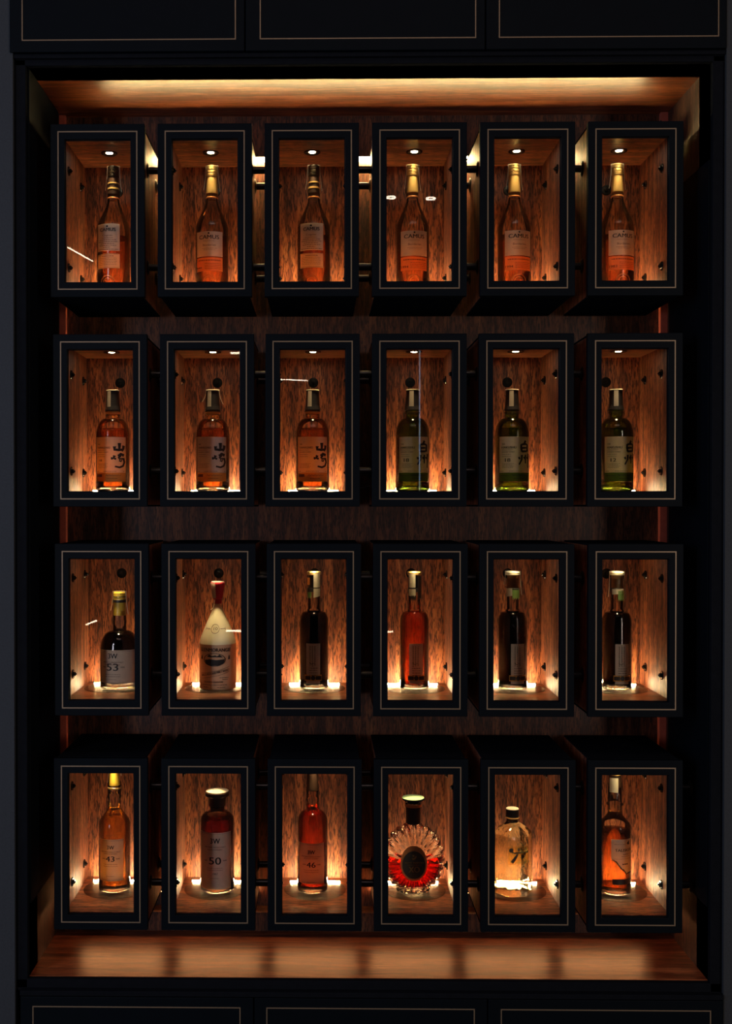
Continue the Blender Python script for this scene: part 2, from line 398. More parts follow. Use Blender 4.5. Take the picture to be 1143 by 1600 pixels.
# ------------------------------------------------------------------ display boxes
XC = [[-.527, -.273, -.020, .234, .488, .741], [-.522, -.268, -.018, .234, .486, .741],
      [-.519, -.265, -.015, .237, .488, .744], [-.522, -.266, -.013, .239, .492, .744]]
ZR = [2.196, 1.699, 1.202, .691]
HC = .2045     # half height
COLW = ['leftmost', 'second', 'third', 'fourth', 'fifth', 'rightmost']
ROWW = ['top row', 'second row', 'third row', 'bottom row']
def make_box():
    t = thing('display_box', '', 'display case', (0, 0, 0))
    zc = HC
    bm = bmesh.new(); frame_bm(bm, .1116, HC, .0783, .169, 0, .0175, 0, zc)
    fr = link('door_frame', bm, M['navy'], t, bevel=.0012)
    bm = bmesh.new(); frame_bm(bm, .0947, .1874, .0920, .1847, -.0010, .0008, 0, zc); link('brass_inlay', bm, M['brass'], fr)
    bm = bmesh.new(); frame_bm(bm, .0800, .1707, .0768, .1675, .0085, .0115, 0, zc); link('glazing_bead', bm, M['black'], fr, bevel=.0006)
    box('glass_pane', -.0795, .0795, .0118, .0145, zc - .170, zc + .170, M['pane'], t)
    for s in (-1, 1):
        x0, x1 = sorted((s * .0875, s * .1055))
        sp = box('side_panel', x0, x1, .018, .2845, zc - .200, zc + .200, M['wood_v'], t, bevel=.0008)
        for y in (.083, .221):
            for z in (-.118, .118):
                bm = bmesh.new(); a = s * .0875
                cyl(bm, (a, y, zc + z), (a - s * .003, y, zc + z), .0115, .0105)
                cyl(bm, (a - s * .003, y, zc + z), (a - s * .0075, y, zc + z), .0062, .0055, 6)
                cyl(bm, (a - s * .0075, y, zc + z), (a - s * .010, y, zc + z), .0028, .0018, 10)
                link('bolt', bm, M['bolt'], sp, bevel=.0005)
    box('back_panel', -.0874, .0874, .270, .2843, zc - .1995, zc + .1995, M['wood_v'], t)
    bm = bmesh.new(); cyl(bm, (0, .270, zc + .118), (0, .266, zc + .118), .0135, .0125, 28); cyl(bm, (0, .266, zc + .118), (0, .260, zc + .118), .0062, .0050, 6)
    cyl(bm, (0, .260, zc + .118), (0, .257, zc + .118), .003, .002, 10)
    cyl(bm, (0, .2846, zc + .118), (0, .3018, zc + .118), .012)
    link('mounting_bolt', bm, M['bolt'], t, bevel=.0005)
    box('top_panel', -.0873, .0873, .018, .269, zc + .182, zc + .2, M['wood_h'], t)
    box('bottom_panel', -.0873, .0873, .018, .269, zc - .2, zc - .168, M['wood_h'], t)
    box('outer_casing', -.1062, .1062, .018, .2845, zc + .2003, zc + HC, M['black'], t, bevel=.0008)
    box('outer_casing', -.1062, .1062, .018, .2845, zc - HC, zc - .2003, M['black'], t, bevel=.0008)
    # glass plate let into the floor, and the light bar behind the bottle
    bm = bmesh.new(); lathe(bm, [(zc - .168, 0), (zc - .168, .078), (zc - .1668, .078), (zc - .1664, .0775), (zc - .1664, 0)], 64, 0, .180)
    link('glass_plate', bm, M['plate'], t)
    bar = box('light_bar', -.0640, .0640, .2285, .2325, zc - .1663, zc - .1632, M['bar'], t, bevel=.001)
    for s in (-1, 1): box('end_shield', *sorted((s * .0641, s * .0665)), .2245, .2345, zc - .1663, zc - .1590, M['steel'], bar)  # caps added to shield the side panels from the bar's light
    # recessed ceiling lamp
    bm = bmesh.new(); lathe(bm, [(zc + .182, .0205), (zc + .1800, .0200), (zc + .1795, .0165), (zc + .1815, .0115), (zc + .182, .0100)], 40, 0, .148)
    dl = link('ceiling_lamp', bm, M['ring'], t, smooth=True)
    bm = bmesh.new(); lathe(bm, [(zc + .1818, .0085), (zc + .1808, .0072), (zc + .1802, .004), (zc + .1800, 0)], 24, 0, .148)
    link('lens', bm, M['lens'], dl, smooth=True)
    ld = bpy.data.lights.new('spot_lamp', 'SPOT'); ld.energy = SPOT_W; ld.color = WARM; ld.spot_size = math.radians(40); ld.spot_blend = .6; ld.shadow_soft_size = .006
    lo = bpy.data.objects.new('spot_lamp', ld); C.objects.link(lo); lo.location = (0, .148, zc + .1785); lo.parent = t
    return t
def copy_tree(o, parent=None):
    c = o.copy(); C.objects.link(c); c.parent = parent
    for ch in list(o.children): copy_tree(ch, c)
    return c
proto = make_box()
CONT = [['brandy bottle with dark neck and cream label', 'brandy bottle with gold neck and wide cream label', 'brandy bottle with dark banded neck and narrow label',
         'brandy bottle with gold neck and two round reflections', 'brandy bottle with bright gold neck and year label', 'brandy bottle cut off by the left of the frame'],
        ['amber whisky with black brush characters', 'amber whisky with shaded grey label', 'amber whisky under a streak of light', 'dark green whisky bottle with white seal', 'green whisky bottle aged 18', 'green whisky bottle aged 12'],
        ['stout whisky bottle numbered 53', 'cream and tan stoneware bottle with red cap', 'near black bottle with pale tag on its neck', 'red amber bottle with narrow label', 'near black bottle with cork and green ribbon', 'near black bottle at the right end'],
        ['whisky bottle numbered 43', 'flat-capped whisky bottle numbered 50', 'whisky bottle numbered 46', 'round cut-glass cognac decanter', 'six-sided clear gin bottle', 'whisky bottle with ragged-edged label']]
boxes = []
for r in range(4):
    row = []
    for c in range(6):
        o = proto if (r, c) == (0, 0) else copy_tree(proto)
        o.location = (XC[r][c], 0, ZR[r] - HC)
        o['label'] = '%s display box of the %s, holding the %s' % (COLW[c], ROWW[r], CONT[r][c])
        o['label'] = ' '.join(o['label'].split()[:16])
        o['group'] = 'lit display boxes'
        row.append(o)
    boxes.append(row)

# tie rods between neighbouring boxes
def make_rod(L):
    t = thing('tie_rod', '', 'rod', (0, 0, 0))
    bm = bmesh.new(); cyl(bm, (0, 0, 0), (L, 0, 0), .0088, n=24); link('rod', bm, M['steel'], t, smooth=False, bevel=.0005)
    for s in (0, 1):
        bm = bmesh.new(); x = .0004 if s == 0 else L - .0004; d = .0022 if s == 0 else -.0022
        cyl(bm, (x, 0, 0), (x + d * .5, 0, 0), .0185, .0175, 28); cyl(bm, (x + d * .5, 0, 0), (x + d * 1.8, 0, 0), .0175, .0125, 28)
        link('flange', bm, M['steel'], t)
    return t
rod_cache = {}
for r in range(4):
    xs = [XL + .004 - .1055] + XC[r] + [XR - .004 + .1055]
    for g in range(7):
        xa = xs[g] + .1058; xb = xs[g + 1] - .1058; L = xb - xa
        k = round(L, 4)
        for y, yn in ((.083, 'front'), (.221, 'rear')):
            if g == 0 or (g == 6 and (yn == 'rear' or r < 3)): continue
            for z, zn in ((.118, 'upper'), (-.118, 'lower')):
                t = copy_tree(rod_cache[k]) if k in rod_cache else make_rod(L)
                rod_cache.setdefault(k, t)
                t.location = (xa, y, ZR[r] + z); t['group'] = 'black tie rods between the display boxes'
                where = 'left of the leftmost box' if g == 0 else 'right of the rightmost box' if g == 6 else 'between the %s and %s boxes' % (COLW[g - 1], COLW[g])
                t['label'] = '%s %s black steel rod %s, %s' % (zn, yn, where, ROWW[r])

# led strips on the tops of the top boxes and under the bottom boxes
t = thing('light_strip', 'long warm light strip on the back wall behind the tops of the top boxes', 'light strip', (0, 0, 2.398))
bm = bmesh.new(); bx(bm, -.562, .842, .2845, .3018, .0110, .0128); bx(bm, -.562, .842, .2995, .3018, .003, .0110); bx(bm, -.565, -.5622, .2845, .3018, -.002, .0128); bx(bm, .8422, .845, .2845, .3018, -.002, .0128); link('channel', bm, M['steel'], t)
box('diffuser', -.561, .841, .2880, .2990, .0020, .0108, M['strip_t'], t)
for xe in (-.5665, .8455): box('added_baffle', xe - .0010, xe + .0010, .150, .3018, .0040, .056, M['black'], t)  # hidden plates added to keep the strip's light off the side walls
for c in range(6):
    t = thing('light_strip', 'warm light strip hidden behind the foot of the %s box, bottom row' % COLW[c], 'light strip', (XC[3][c], 0, .4780), 'light strips behind the bottom boxes')
    bm = bmesh.new(); bx(bm, -.104, .104, .2852, .3018, -.0018, 0); bx(bm, -.104, .104, .2995, .3018, 0, .008); link('channel', bm, M['steel'], t)
    box('diffuser', -.104, .104, .2880, .2990, .0002, .0090, M['strip_b'], t)

# ------------------------------------------------------------------ bottles
def px(u, v=1000):   # world x of photo column u at the bottles' depth (y = .17)
    return (u - 500) / 620.0
def seal_strip(t, r0, ztop, zl, zr, mat='seal', width=.010, flare=.004):
    bm = bmesh.new(); pts = []
    n = 8
    for i in range(n + 1): pts.append((-r0 - .0008 - flare * (1 - i / n) ** 2, zl + (ztop - zl) * i / n))
    pts.append((-r0 * .5, ztop + .0012)); pts.append((r0 * .5, ztop + .0012))
    for i in range(n + 1): pts.append((r0 + .0008 + flare * (i / n) ** 2, ztop + (zr - ztop) * i / n))
    prev = None
    for x, z in pts:
        cur = [bm.verts.new((x, -width / 2, z)), bm.verts.new((x, width / 2, z))]
        if prev: bm.faces.new((prev[0], cur[0], cur[1], prev[1]))
        prev = cur
    o = link('paper_seal', bm, M[mat], t); md = o.modifiers.new('solid', 'SOLIDIFY'); md.thickness = .0006
    return o
def bottle(name, label, cat, r, c, u, R, zs0, zs1, rn, ztop, shoulder, level, liq, glass='clear', group=None, base=.010, kick=.004, collar=None):
    """glass body with thick base and liquid; returns thing and an outer radius function"""
    t = thing(name, label, cat, (px(u), .172, ZR[r] - .1662), group)
    outer = [(0, 0), (0, R - .006), (.0015, R - .0022), (.005, R), (zs0, R)] + ease(zs0, R, zs1, rn, shoulder)[1:] + [(ztop, rn)]
    if collar: # glass ring on the neck
        zc_, rc_ = collar; outer = [p for p in outer if p[0] < zc_ - .004] + [(zc_ - .004, rn), (zc_ - .002, rc_), (zc_ + .002, rc_), (zc_ + .004, rn)] + [p for p in outer if p[0] > zc_ + .004]
    bm = bmesh.new(); lathe(bm, outer[1:], 56); g = link('glass_body', bm, M[glass], t, smooth=True)
    bm = bmesh.new(); lathe(bm, [(.0004, 0), (.0004, R - .008), (.003, R - .002), (base - .001, R - .0012), (base + .001, R - .006), (base - kick, 0)], 56)
    link('thick_base', bm, M['base_glass'], t, smooth=True)
    inn = [(base + .0015 - kick, 0), (base + .002, R - .006), (base + .004, R - .0022)]
    for z, rr in outer[4:]:
        if z > base + .005 and z < level: inn.append((z, max(.002, rr - .0022)))
    def rf(z):
        for (a, ra), (b, rb) in zip(outer[3:], outer[4:]):
            if a <= z <= b: return ra + (rb - ra) * (z - a) / max(1e-6, b - a)
        return R if z < .01 else rn
    inn += [(level - .0008, rf(level) - .0022), (level, rf(level) - .004), (level, 0)]
    bm = bmesh.new(); lathe(bm, inn, 56); link('liquid', bm, M[liq], t, smooth=True)
    return t, rf, g
def cap(t, prof, mat, name='cap', n=40, smooth=False):
    bm = bmesh.new(); lathe(bm, prof, n); o = link(name, bm, M[mat], t, smooth=smooth, bevel=0); return o
def wrap(t, R, u0, u1, z0, z1, mat, name='label', lift=.0004, a0=0, rfun=None):
    f = Flat(); n = 24
    for k in range(6 if rfun else 1):
        K = 6 if rfun else 1
        f.rect(u0, u1, z0 + (z1 - z0) * k / K, z0 + (z1 - z0) * (k + 1) / K, n)
    o = f.build(name, M[mat], t, R=R, lift=lift, a0=a0, rfun=rfun)
    md = o.modifiers.new('solid', 'SOLIDIFY'); md.thickness = .0003; md.offset = 1
    return o

# --- top row: brandy
GT = 'brandy bottles in the top row'
def brandy(c, u, label, wide, neck, year=None, a0=0.0):
    R = .0415
    t, rf, g = bottle('brandy_bottle', label, 'bottle', 0, c, u, R, .165, .236, .0145, .262, 'c', .142, 'orange', group=GT, kick=.008)
    # stopper and neck sleeve
    m = {'gold': 'goldcap', 'dark': 'brown'}[neck]
    cap(t, [(.250, 0), (.250, .0148), (.2515, .0152), (.294, .0128), (.2945, 0)], m, 'neck_sleeve')
    cap(t, [(.2945, 0), (.2945, .0138), (.300, .0143), (.301, .0133), (.303, .0143), (.308, .0143), (.309, .0133), (.311, .0143), (.319, .0141), (.3215, .012), (.3218, 0)], 'goldcap' if neck == 'gold' else 'ring', 'stopper')
    bm = bmesh.new(); lathe(bm, [(.238, rf(.238) + .0002), (.240, rf(.24) + .0016), (.242, rf(.242) + .0002)], 40); link('neck_ring', bm, M['copper'], t, smooth=True)
    seal_strip(t, .0150, .3225, .262, .258, width=.004, flare=.005)
    if neck == 'dark':
        cap(t, [(.262, .0150), (.2625, .0152), (.266, .0149), (.2662, .0147)], 'goldcap', 'gold_band'); cap(t, [(.276, .0146), (.2762, .0148), (.279, .0146), (.2792, .0143)], 'goldcap', 'gold_band')
    if wide:
        lb = wrap(t, R, -.036, .036, .086, .148, 'cream', a0=a0); 
        f = Flat(); f.text('CAMUS', .0, .1335, .0140, width=.051, bold=.004)
        f.ellipse(0, .1435, .0022, .0022, 10); f.build('lettering', M['ink'], lb, R=R, lift=.0015, a0=a0)
        f = Flat(); f.text('Borderies', .001, .114, .0075, width=.032); f.dashes(-.017, .02, .106, .0008, 3); f.dashes(-.013, .016, .1025, .0007, 5); f.dashes(-.014, .014, .1245, .0007, 8)
        f.build('small_print', M['brown_ink'], lb, R=R, lift=.0015, a0=a0)
        l2 = wrap(t, R, -.036, .036, .050, .0835, 'orange_l', a0=a0)
        f = Flat(); f.dashes(-.028, .03, .0765, .0022, c + 9)
        if year: f.text(year, -.025, .0585, .0085, width=.019, bold=.004)
        else: f.dashes(-.034, -.018, .0585, .003, 6)
        for k in range(4): f.dashes(-.010, .032, .0685 - .0042 * k, .0009, k + 20)
        f.build('lettering', M['brown_ink'], l2, R=R, lift=.0015, a0=a0)
    else:
        lb = wrap(t, R, -.031, .031, .101, .168, 'cream', a0=a0)
        f = Flat(); f.text('CAMUS', 0, .1530, .0120, width=.041, bold=.004); f.ellipse(0, .1615, .0025, .0025, 10)
        f.build('lettering', M['ink'], lb, R=R, lift=.0015, a0=a0)
        f = Flat(); f.text('Cognac', 0, .139, .0065, width=.026)
        for k, ww in enumerate((.014, .022, .026, .018, .022, .010)): f.dashes(-ww, ww, .1325 - .0046 * k, .0013, k + 31)
        f.dashes(-.026, .027, .1045, .0015, 77)
        f.build('small_print', M['brown_ink'], lb, R=R, lift=.0015, a0=a0)
        l2 = wrap(t, R, -.031, .031, .058, .0935, 'cream_t', a0=a0)
        f = Flat(); f.dashes(-.014, .016, .0875, .0016, 4)
        for k in range(5): f.dashes(-.025, .024, .0825 - .004 * k, .0008, k + 50)
        f.rect(-.029, .029, .0595, .0600); f.rect(-.029, .029, .0915, .0920)
        f.build('lettering', M['brown_ink'], l2, R=R, lift=.0015, a0=a0)
    # copper arcs stand in for the punt refracted at the foot
    bm = bmesh.new(); n = 20
    for i in range(n):
        a1 = PI * i / n; a2 = PI * (i + 1) / n; q = []
        for a, rr in ((a1, .0185), (a2, .0185), (a2, .0155), (a1, .0155)):
            uu = rr * math.cos(a); zz = .024 + rr * .9 * math.sin(a); th = a0 + uu / R; q.append(bm.verts.new(((R + .0012) * math.sin(th), -(R + .0012) * math.cos(th), zz)))
        bm.faces.new(q)
    for i in range(n):
        a1 = PI * i / n; a2 = PI * (i + 1) / n; q = []
        for a, rr in ((a1, .011), (a2, .011), (a2, .0095), (a1, .0095)):
            uu = rr * math.cos(a); zz = .024 + rr * .9 * math.sin(a); th = a0 + uu / R; q.append(bm.verts.new(((R + .0012) * math.sin(th), -(R + .0012) * math.cos(th), zz)))
        bm.faces.new(q)
    bmesh.ops.remove_doubles(bm, verts=bm.verts[:], dist=1e-5)
    o = link('punt_arcs', bm, M['copper'], t); md = o.modifiers.new('solid', 'SOLIDIFY'); md.thickness = .001
brandy(0, 177, 'tall brandy bottle with dark neck and two stacked cream labels, leftmost box, top row', False, 'dark', a0=-.20)
brandy(1, 331, 'tall brandy bottle with dull gold neck and wide cream label, second box, top row', True, 'gold', a0=-.10)
brandy(2, 490, 'tall brandy bottle with dark gold-banded neck and two narrow labels, third box, top row', False, 'dark', a0=-.16)
brandy(3, 643.6, 'tall brandy bottle with gold neck and wide cream label, fourth box, top row', True, 'gold', '1994', a0=.03)
brandy(4, 801.6, 'tall brandy bottle with bright gold neck, label dated 1994, fifth box, top row', True, 'gold', '1994', a0=.12)
brandy(5, 961, 'tall brandy bottle with brightest gold neck, dated 1983, rightmost box, top row', True, 'gold', '1983', a0=.10)

# --- second row: square-shouldered whisky with brush characters
def brush_yamazaki(f, u, z, s):
    # upper character
    f.stroke([(u - .000 * s, z + .62 * s), (u + .01 * s, z + .40 * s), (u + .0 * s, z + .22 * s)], .16 * s, .10 * s)
    f.stroke([(u - .30 * s, z + .40 * s), (u - .30 * s, z + .20 * s), (u - .05 * s, z + .17 * s), (u + .20 * s, z + .20 * s)], .15 * s, .10 * s)
    f.stroke([(u + .30 * s, z + .46 * s), (u + .27 * s, z + .25 * s), (u + .16 * s, z + .10 * s)], .15 * s, .10 * s)
    # lower character
    f.stroke([(u - .30 * s, z - .18 * s), (u - .36 * s, z - .36 * s), (u - .20 * s, z - .40 * s)], .13 * s, .10 * s)
    f.stroke([(u - .44 * s, z - .30 * s), (u - .48 * s, z - .44 * s)], .12 * s, .08 * s)
    f.stroke([(u - .10 * s, z - .20 * s), (u + .10 * s, z - .08 * s), (u + .32 * s, z - .18 * s)], .09 * s, .14 * s)
    f.stroke([(u + .10 * s, z - .02 * s), (u + .06 * s, z - .22 * s), (u - .08 * s, z - .36 * s)], .12 * s, .08 * s)
    f.stroke([(u - .02 * s, z - .42 * s), (u + .22 * s, z - .36 * s), (u + .10 * s, z - .56 * s), (u - .02 * s, z - .50 * s)], .09 * s, .07 * s)
    f.stroke([(u + .28 * s, z - .34 * s), (u + .36 * s, z - .60 * s), (u + .26 * s, z - .84 * s), (u + .02 * s, z - .94 * s), (u - .28 * s, z - .88 * s)], .12 * s, .08 * s)
def brush_hakushu(f, u, z, s):
    f.stroke([(u + .10 * s, z + .74 * s), (u - .06 * s, z + .56 * s)], .13 * s, .07 * s)
    f.stroke([(u - .24 * s, z + .52 * s), (u - .26 * s, z + .30 * s), (u - .20 * s, z + .04 * s)], .10 * s, .10 * s)
    f.stroke([(u - .24 * s, z + .50 * s), (u + .10 * s, z + .54 * s), (u + .26 * s, z + .48 * s), (u + .24 * s, z + .06 * s)], .08 * s, .13 * s)
    f.stroke([(u - .20 * s, z + .28 * s), (u + .16 * s, z + .30 * s)], .09 * s, .07 * s)
    f.stroke([(u - .22 * s, z + .06 * s), (u + .20 * s, z + .08 * s)], .10 * s, .08 * s)
    f.stroke([(u - .20 * s, z - .16 * s), (u - .22 * s, z - .46 * s), (u - .40 * s, z - .78 * s)], .10 * s, .07 * s)
    f.stroke([(u - .42 * s, z - .30 * s), (u - .34 * s, z - .44 * s)], .10 * s, .07 * s)
    f.stroke([(u - .06 * s, z - .28 * s), (u + .02 * s, z - .42 * s)], .10 * s, .07 * s)
    f.stroke([(u + .08 * s, z - .14 * s), (u + .07 * s, z - .70 * s)], .10 * s, .07 * s)
    f.stroke([(u + .20 * s, z - .28 * s), (u + .26 * s, z - .40 * s)], .09 * s, .07 * s)
    f.stroke([(u + .36 * s, z - .08 * s), (u + .36 * s, z - .50 * s), (u + .34 * s, z - .98 * s)], .12 * s, .08 * s)
def japanese(c, u, label, green, age, paper_m='cream_t', a0=0.0, wings=False):
    R = .0425
    t, rf, g = bottle('whisky_bottle', label, 'bottle', 1, c, u, R, .140, .184, .0175, .206, 'q', .158 if green != 3 else .178, 'green' if green else 'amber',
                      glass='green_glass' if green else 'clear', group='whisky bottles in the second row', kick=.006)
    capm = 'blackcap'
    cap(t, [(.203, 0), (.203, .0196), (.2045, .0198), (.215, .0176), (.246, .0156), (.252, .0162), (.2537, .0150), (.254, 0)], capm, 'cap', smooth=False)
    bm = bmesh.new(); lathe(bm, [(.194, .0177), (.1955, .0192), (.1985, .0192), (.200, .0177)], 40); link('neck_ring', bm, M['copper' if not green else 'clear'], t, smooth=True)
    # paper seal down the front of the cap
    f = Flat()
    for k in range(6): f.rect(-.006, .006, .2125 + .0066 * k, .2125 + .0066 * (k + 1), 3)
    o = f.build('paper_seal', M['grey_l'], t, R=.0185, lift=.0004, a0=-.25 if green else -.45, rfun=lambda z: .0178 - (z - .2125) / .0395 * .0018)
    cap(t, [(.2545, 0), (.2545, .0166), (.2550, .0168), (.2556, .0164), (.2556, 0)], 'seal', 'cap_disc')
    if wings:
        seal_strip(t, .0158, .2562, .226, .220, width=.009, flare=.010)
    pm = paper_m
    lb = wrap(t, R, -.0425, .0425, .046, .135, pm, a0=a0)
    f = Flat()
    f.fat = 1.4; (brush_hakushu if green else brush_yamazaki)(f, .0235, .096, .039)
    f.text('THE', -.0305, .1165, .0048, width=.0085, bold=.004)
    f.text('HAKUSHU' if green else 'YAMAZAKI', -.0170, .1080, .0078, width=.036, bold=.004)
    if age: f.text(age, -.021 if green else -.026, .0765, .0125 if green else .008, width=.013 if green else .009, bold=.004)
    f.build('lettering', M['ink'], lb, R=R, lift=.0015, a0=a0)
    f = Flat(); f.text('SINGLE MALT', -.0215, .1020, .0034, width=.026); f.text('JAPANESE WHISKY', -.0185, .0970, .0036, width=.032, bold=.004)
    for k in range(2): f.dashes(-.034, -.012, .091 - k * .005 - (.0 if not age else 0), .0009, k + 3)
    for k in range(4): f.dashes(-.034, -.004 - .003 * (k % 2), .0680 - k * .0032, .0008, k + 13)
    f.dashes(-.039, -.030, .0495, .001, 3); f.dashes(-.016, .016, .0495, .001, 8); f.dashes(.034, .039, .0495, .001, 9)
    f.build('small_print', M['ink'], lb, R=R, lift=.0015, a0=a0)
    l2 = wrap(t, R, -.0425, .0425, .0245, .0455, 'green_l' if green else 'gold_l', 'lower_band', a0=a0)
    f = Flat(); f.stroke([(-.010 + .0028 * i, .0395 + .0017 * math.sin(i * 2.4)) for i in range(15)], .0014, .0008); f.dashes(-.006, .018, .0315, .0010, 5); f.rect(-.038, -.020, .0355, .0425) if not green else f.dashes(-.038, -.014, .038, .001, 6)
    f.build('lettering', M['brown_ink' if not green else 'ink'], l2, R=R, lift=.0015, a0=a0)
    f = Flat(); f.rect(-.030, .030, .0232, .0240); f.build('base_line', M['gold_ink'], t, R=R, lift=.0008, a0=a0)
japanese(0, 175.4, 'amber whisky bottle with black cap and cream label marked 18, leftmost box, second row', 0, '18', a0=0)
japanese(1, 332, 'amber whisky bottle with winged paper seal and dull grey label, second box, second row', 0, None, 'grey_l', a0=-.02, wings=True)
japanese(2, 488, 'amber whisky bottle with glowing orange label and black characters, third box, second row', 0, None, 'cream_t', a0=0)
japanese(3, 644, 'dark green whisky bottle with extra line on its label, marked 18, fourth box, second row', 3, '18', 'cream', a0=.02)
japanese(4, 798.6, 'green whisky bottle with lit shoulder, label marked 18, fifth box, second row', 2, '18', 'cream', a0=.05)
japanese(5, 960, 'bright green whisky bottle with label marked 12, rightmost box, second row', 2, '12', 'cream_t', a0=.06)

# --- numbered whisky bottles
def numbered(label, r, c, u, num, kind, a0=0, year=None):
    if kind == 'stout':
        R = .0490; t, rf, g = bottle('whisky_bottle', label, 'bottle', r, c, u, R, .100, .146, .0168, .196, 'q', .150, 'dark', base=.014, collar=(.168, .0178))
        cap(t, [(.184, 0), (.184, .0158), (.2165, .0152), (.217, .0158), (.240, .0152), (.2425, .0140), (.2428, 0)], 'yellow')
        cap(t, [(.2165, .0160), (.2170, .0166), (.2235, .0164), (.2240, .0158)], 'blackcap', 'neck_band')
        cap(t, [(.2300, .0157), (.2303, .0160), (.2316, .0160), (.2320, .0157)], 'blackcap', 'neck_band')
        seal_strip(t, .0160, .2440, .196, .186, width=.007, flare=.006)
        L = (-.0520, .0520, .0190, .1010); big = (.055, 'cream'); nz = .058; tz = .086
    elif kind == 'flat':
        R = .0428; t, rf, g = bottle('whisky_bottle', label, 'bottle', r, c, u, R, .176, .200, .0180, .226, 'q', .186, 'mahogany', base=.016)
        cap(t, [(.214, 0), (.214, .0215), (.2155, .0220), (.236, .0222), (.238, .0290), (.2405, .0308), (.2480, .0306), (.2510, .0285), (.2530, .015), (.2535, 0)], 'brown')
        cap(t, [(.2502, .0290), (.2512, .0284), (.2532, .0150), (.2538, 0)], 'cream', 'cap_top')
        seal_strip(t, .0215, .2180, .199, .206, 'redwax', .0035, .002)
        L = (-.0440, .0440, .0140, .1560); big = (.07, 'cream'); nz = .085; tz = .135
    elif kind == 'yellow':
        R = .0398; t, rf, g = bottle('whisky_bottle', label, 'bottle', r, c, u, R, .166, .212, .0165, .272, 's', .196, 'gold', base=.012, collar=(.236, .0182))
        cap(t, [(.264, 0), (.264, .0132), (.2655, .0135), (.300, .0130), (.302, .0140), (.3160, .0140), (.3163, 0)], 'yellow')
        cap(t, [(.256, .0166), (.2565, .0172), (.260, .0172), (.2605, .0166)], 'goldcap', 'neck_ring')
        seal_strip(t, .0140, .317, .270, .288, width=.005, flare=.003)
        L = (-.0340, .0320, .0330, .1370); big = (.06, 'cream_t'); nz = .088; tz = .117
    else:
        R = .0382; t, rf, g = bottle('whisky_bottle', label, 'bottle', r, c, u, R, .172, .203, .0160, .260, 'q', .196, 'red_amber', base=.012, collar=(.230, .0172))
        cap(t, [(.2535, 0), (.2535, .0142), (.2550, .0146), (.3020, .0142), (.3040, .0130), (.3043, 0)], 'brown')
        cap(t, [(.3010, .0146), (.3030, .0138), (.3048, .0130), (.3050, 0)], 'goldcap', 'cap_top')
        L = (-.0350, .0350, .0280, .1285); big = (.06, 'cream'); nz = .075; tz = .107
    u0, u1, z0, z1 = L
    lb = wrap(t, R, u0, u1, z0, z1, big[1], a0=a0); cx = (u0 + u1) / 2; hw = min(.036, (u1 - u0) / 2)
    k = 1.15 if kind in ('stout', 'flat') else .85
    if kind == 'stout': cx = -.008
    f = Flat(); f.text('3W', cx, tz, .0160 * k, width=.0205 * k, bold=.004)
    f.text(num, cx, nz, .0225 * k, width=.0255 * k, bold=.006 if kind == 'stout' else .008)
    f.text('AGED', cx - .0205 * k, nz + .0008, .0042, width=.009, bold=.004); f.text('YEARS', cx + .0215 * k, nz + .0008, .0042, width=.0105, bold=.004)
    if year: f.text(year, cx, nz - .0315, .0078, width=.013)
    f.build('lettering', M['ink'], lb, R=R, lift=.0015, a0=a0)
    f = Flat(); q = hw * .78
    f.text('SPEYSIDE SINGLE MALT', cx, tz - .013 * k, .0040, width=q * 1.9, bold=.004)
    f.text('SCOTCH WHISKY', cx, tz - .0185 * k, .0040, width=q * 1.3, bold=.004)
    for j in range(2): f.dashes(cx - q * .7, cx + q * .7, nz - .015 * k - j * .005, .0010, j + int(num))
    f.dashes(cx - .010, cx + .010, nz - .0425 if kind != 'stout' else nz - .030, .0008, 4)
    f.rect(u0, u1, z1 - .0030, z1 - .0025); 
    if z0 > .02: f.rect(u0, u1, z0 + .003, z0 + .0035)
    f.build('small_print', M['brown_ink'], lb, R=R, lift=.0015, a0=a0)
numbered('stout dark whisky bottle with yellow neck, label reading 53, leftmost box, third row', 2, 0, 185.5, '53', 'stout', -.02)
numbered('whisky bottle with yellow capsule, label reading 43, leftmost box, bottom row', 3, 0, 177, '43', 'yellow', -.05)
numbered('whisky bottle with wide flat cap, label reading 50, second box, bottom row', 3, 1, 338.7, '50', 'flat', -.05, '1967')
numbered('whisky bottle with long brown cap, label reading 46, third box, bottom row', 3, 2, 488, '46', 'brown', -.08)

# --- stoneware bottle
t = thing('whisky_bottle', 'conical cream and tan stoneware whisky bottle with red cap, second box, third row', 'bottle', (px(339.6), .172, ZR[2] - .1662))
R = .0465
bm = bmesh.new(); lathe(bm, [(0, 0), (0, R - .005), (.002, R - .001), (.006, R), (.108, R), (.1145, R - .0005)], 56); body = link('stoneware_body', bm, M['tan'], t, smooth=True)
cone = [(.1145, R - .0002), (.122, R - .0018)] + [(.122 + (.208 - .122) * i / 14, (R - .0018) + (.0085 - R + .0018) * (i / 14) ** 1.12) for i in range(1, 15)] + [(.2135, .0065), (.2145, 0)]
bm = bmesh.new(); lathe(bm, cone, 56); top = link('glazed_shoulder', bm, M['glaze'], t, smooth=True)
cap(t, [(.2140, 0), (.2140, .0105), (.2250, .0108), (.2270, .0128), (.2640, .0182), (.2670, .0178), (.2685, .0150), (.2688, 0)], 'redwax')
f = Flat(); 
for k in range(5): f.rect(-.010, .004, .228 + .0078 * k, .228 + .0078 * (k + 1), 4)
f.build('paper_seal', M['seal'], t, R=.016, lift=.0005, a0=-.5, rfun=lambda z: .0128 + (z - .227) / .037 * .0054)
cap(t, [(.2690, .0), (.2690, .0165), (.2698, .0160), (.2698, 0)], 'seal', 'cap_disc')
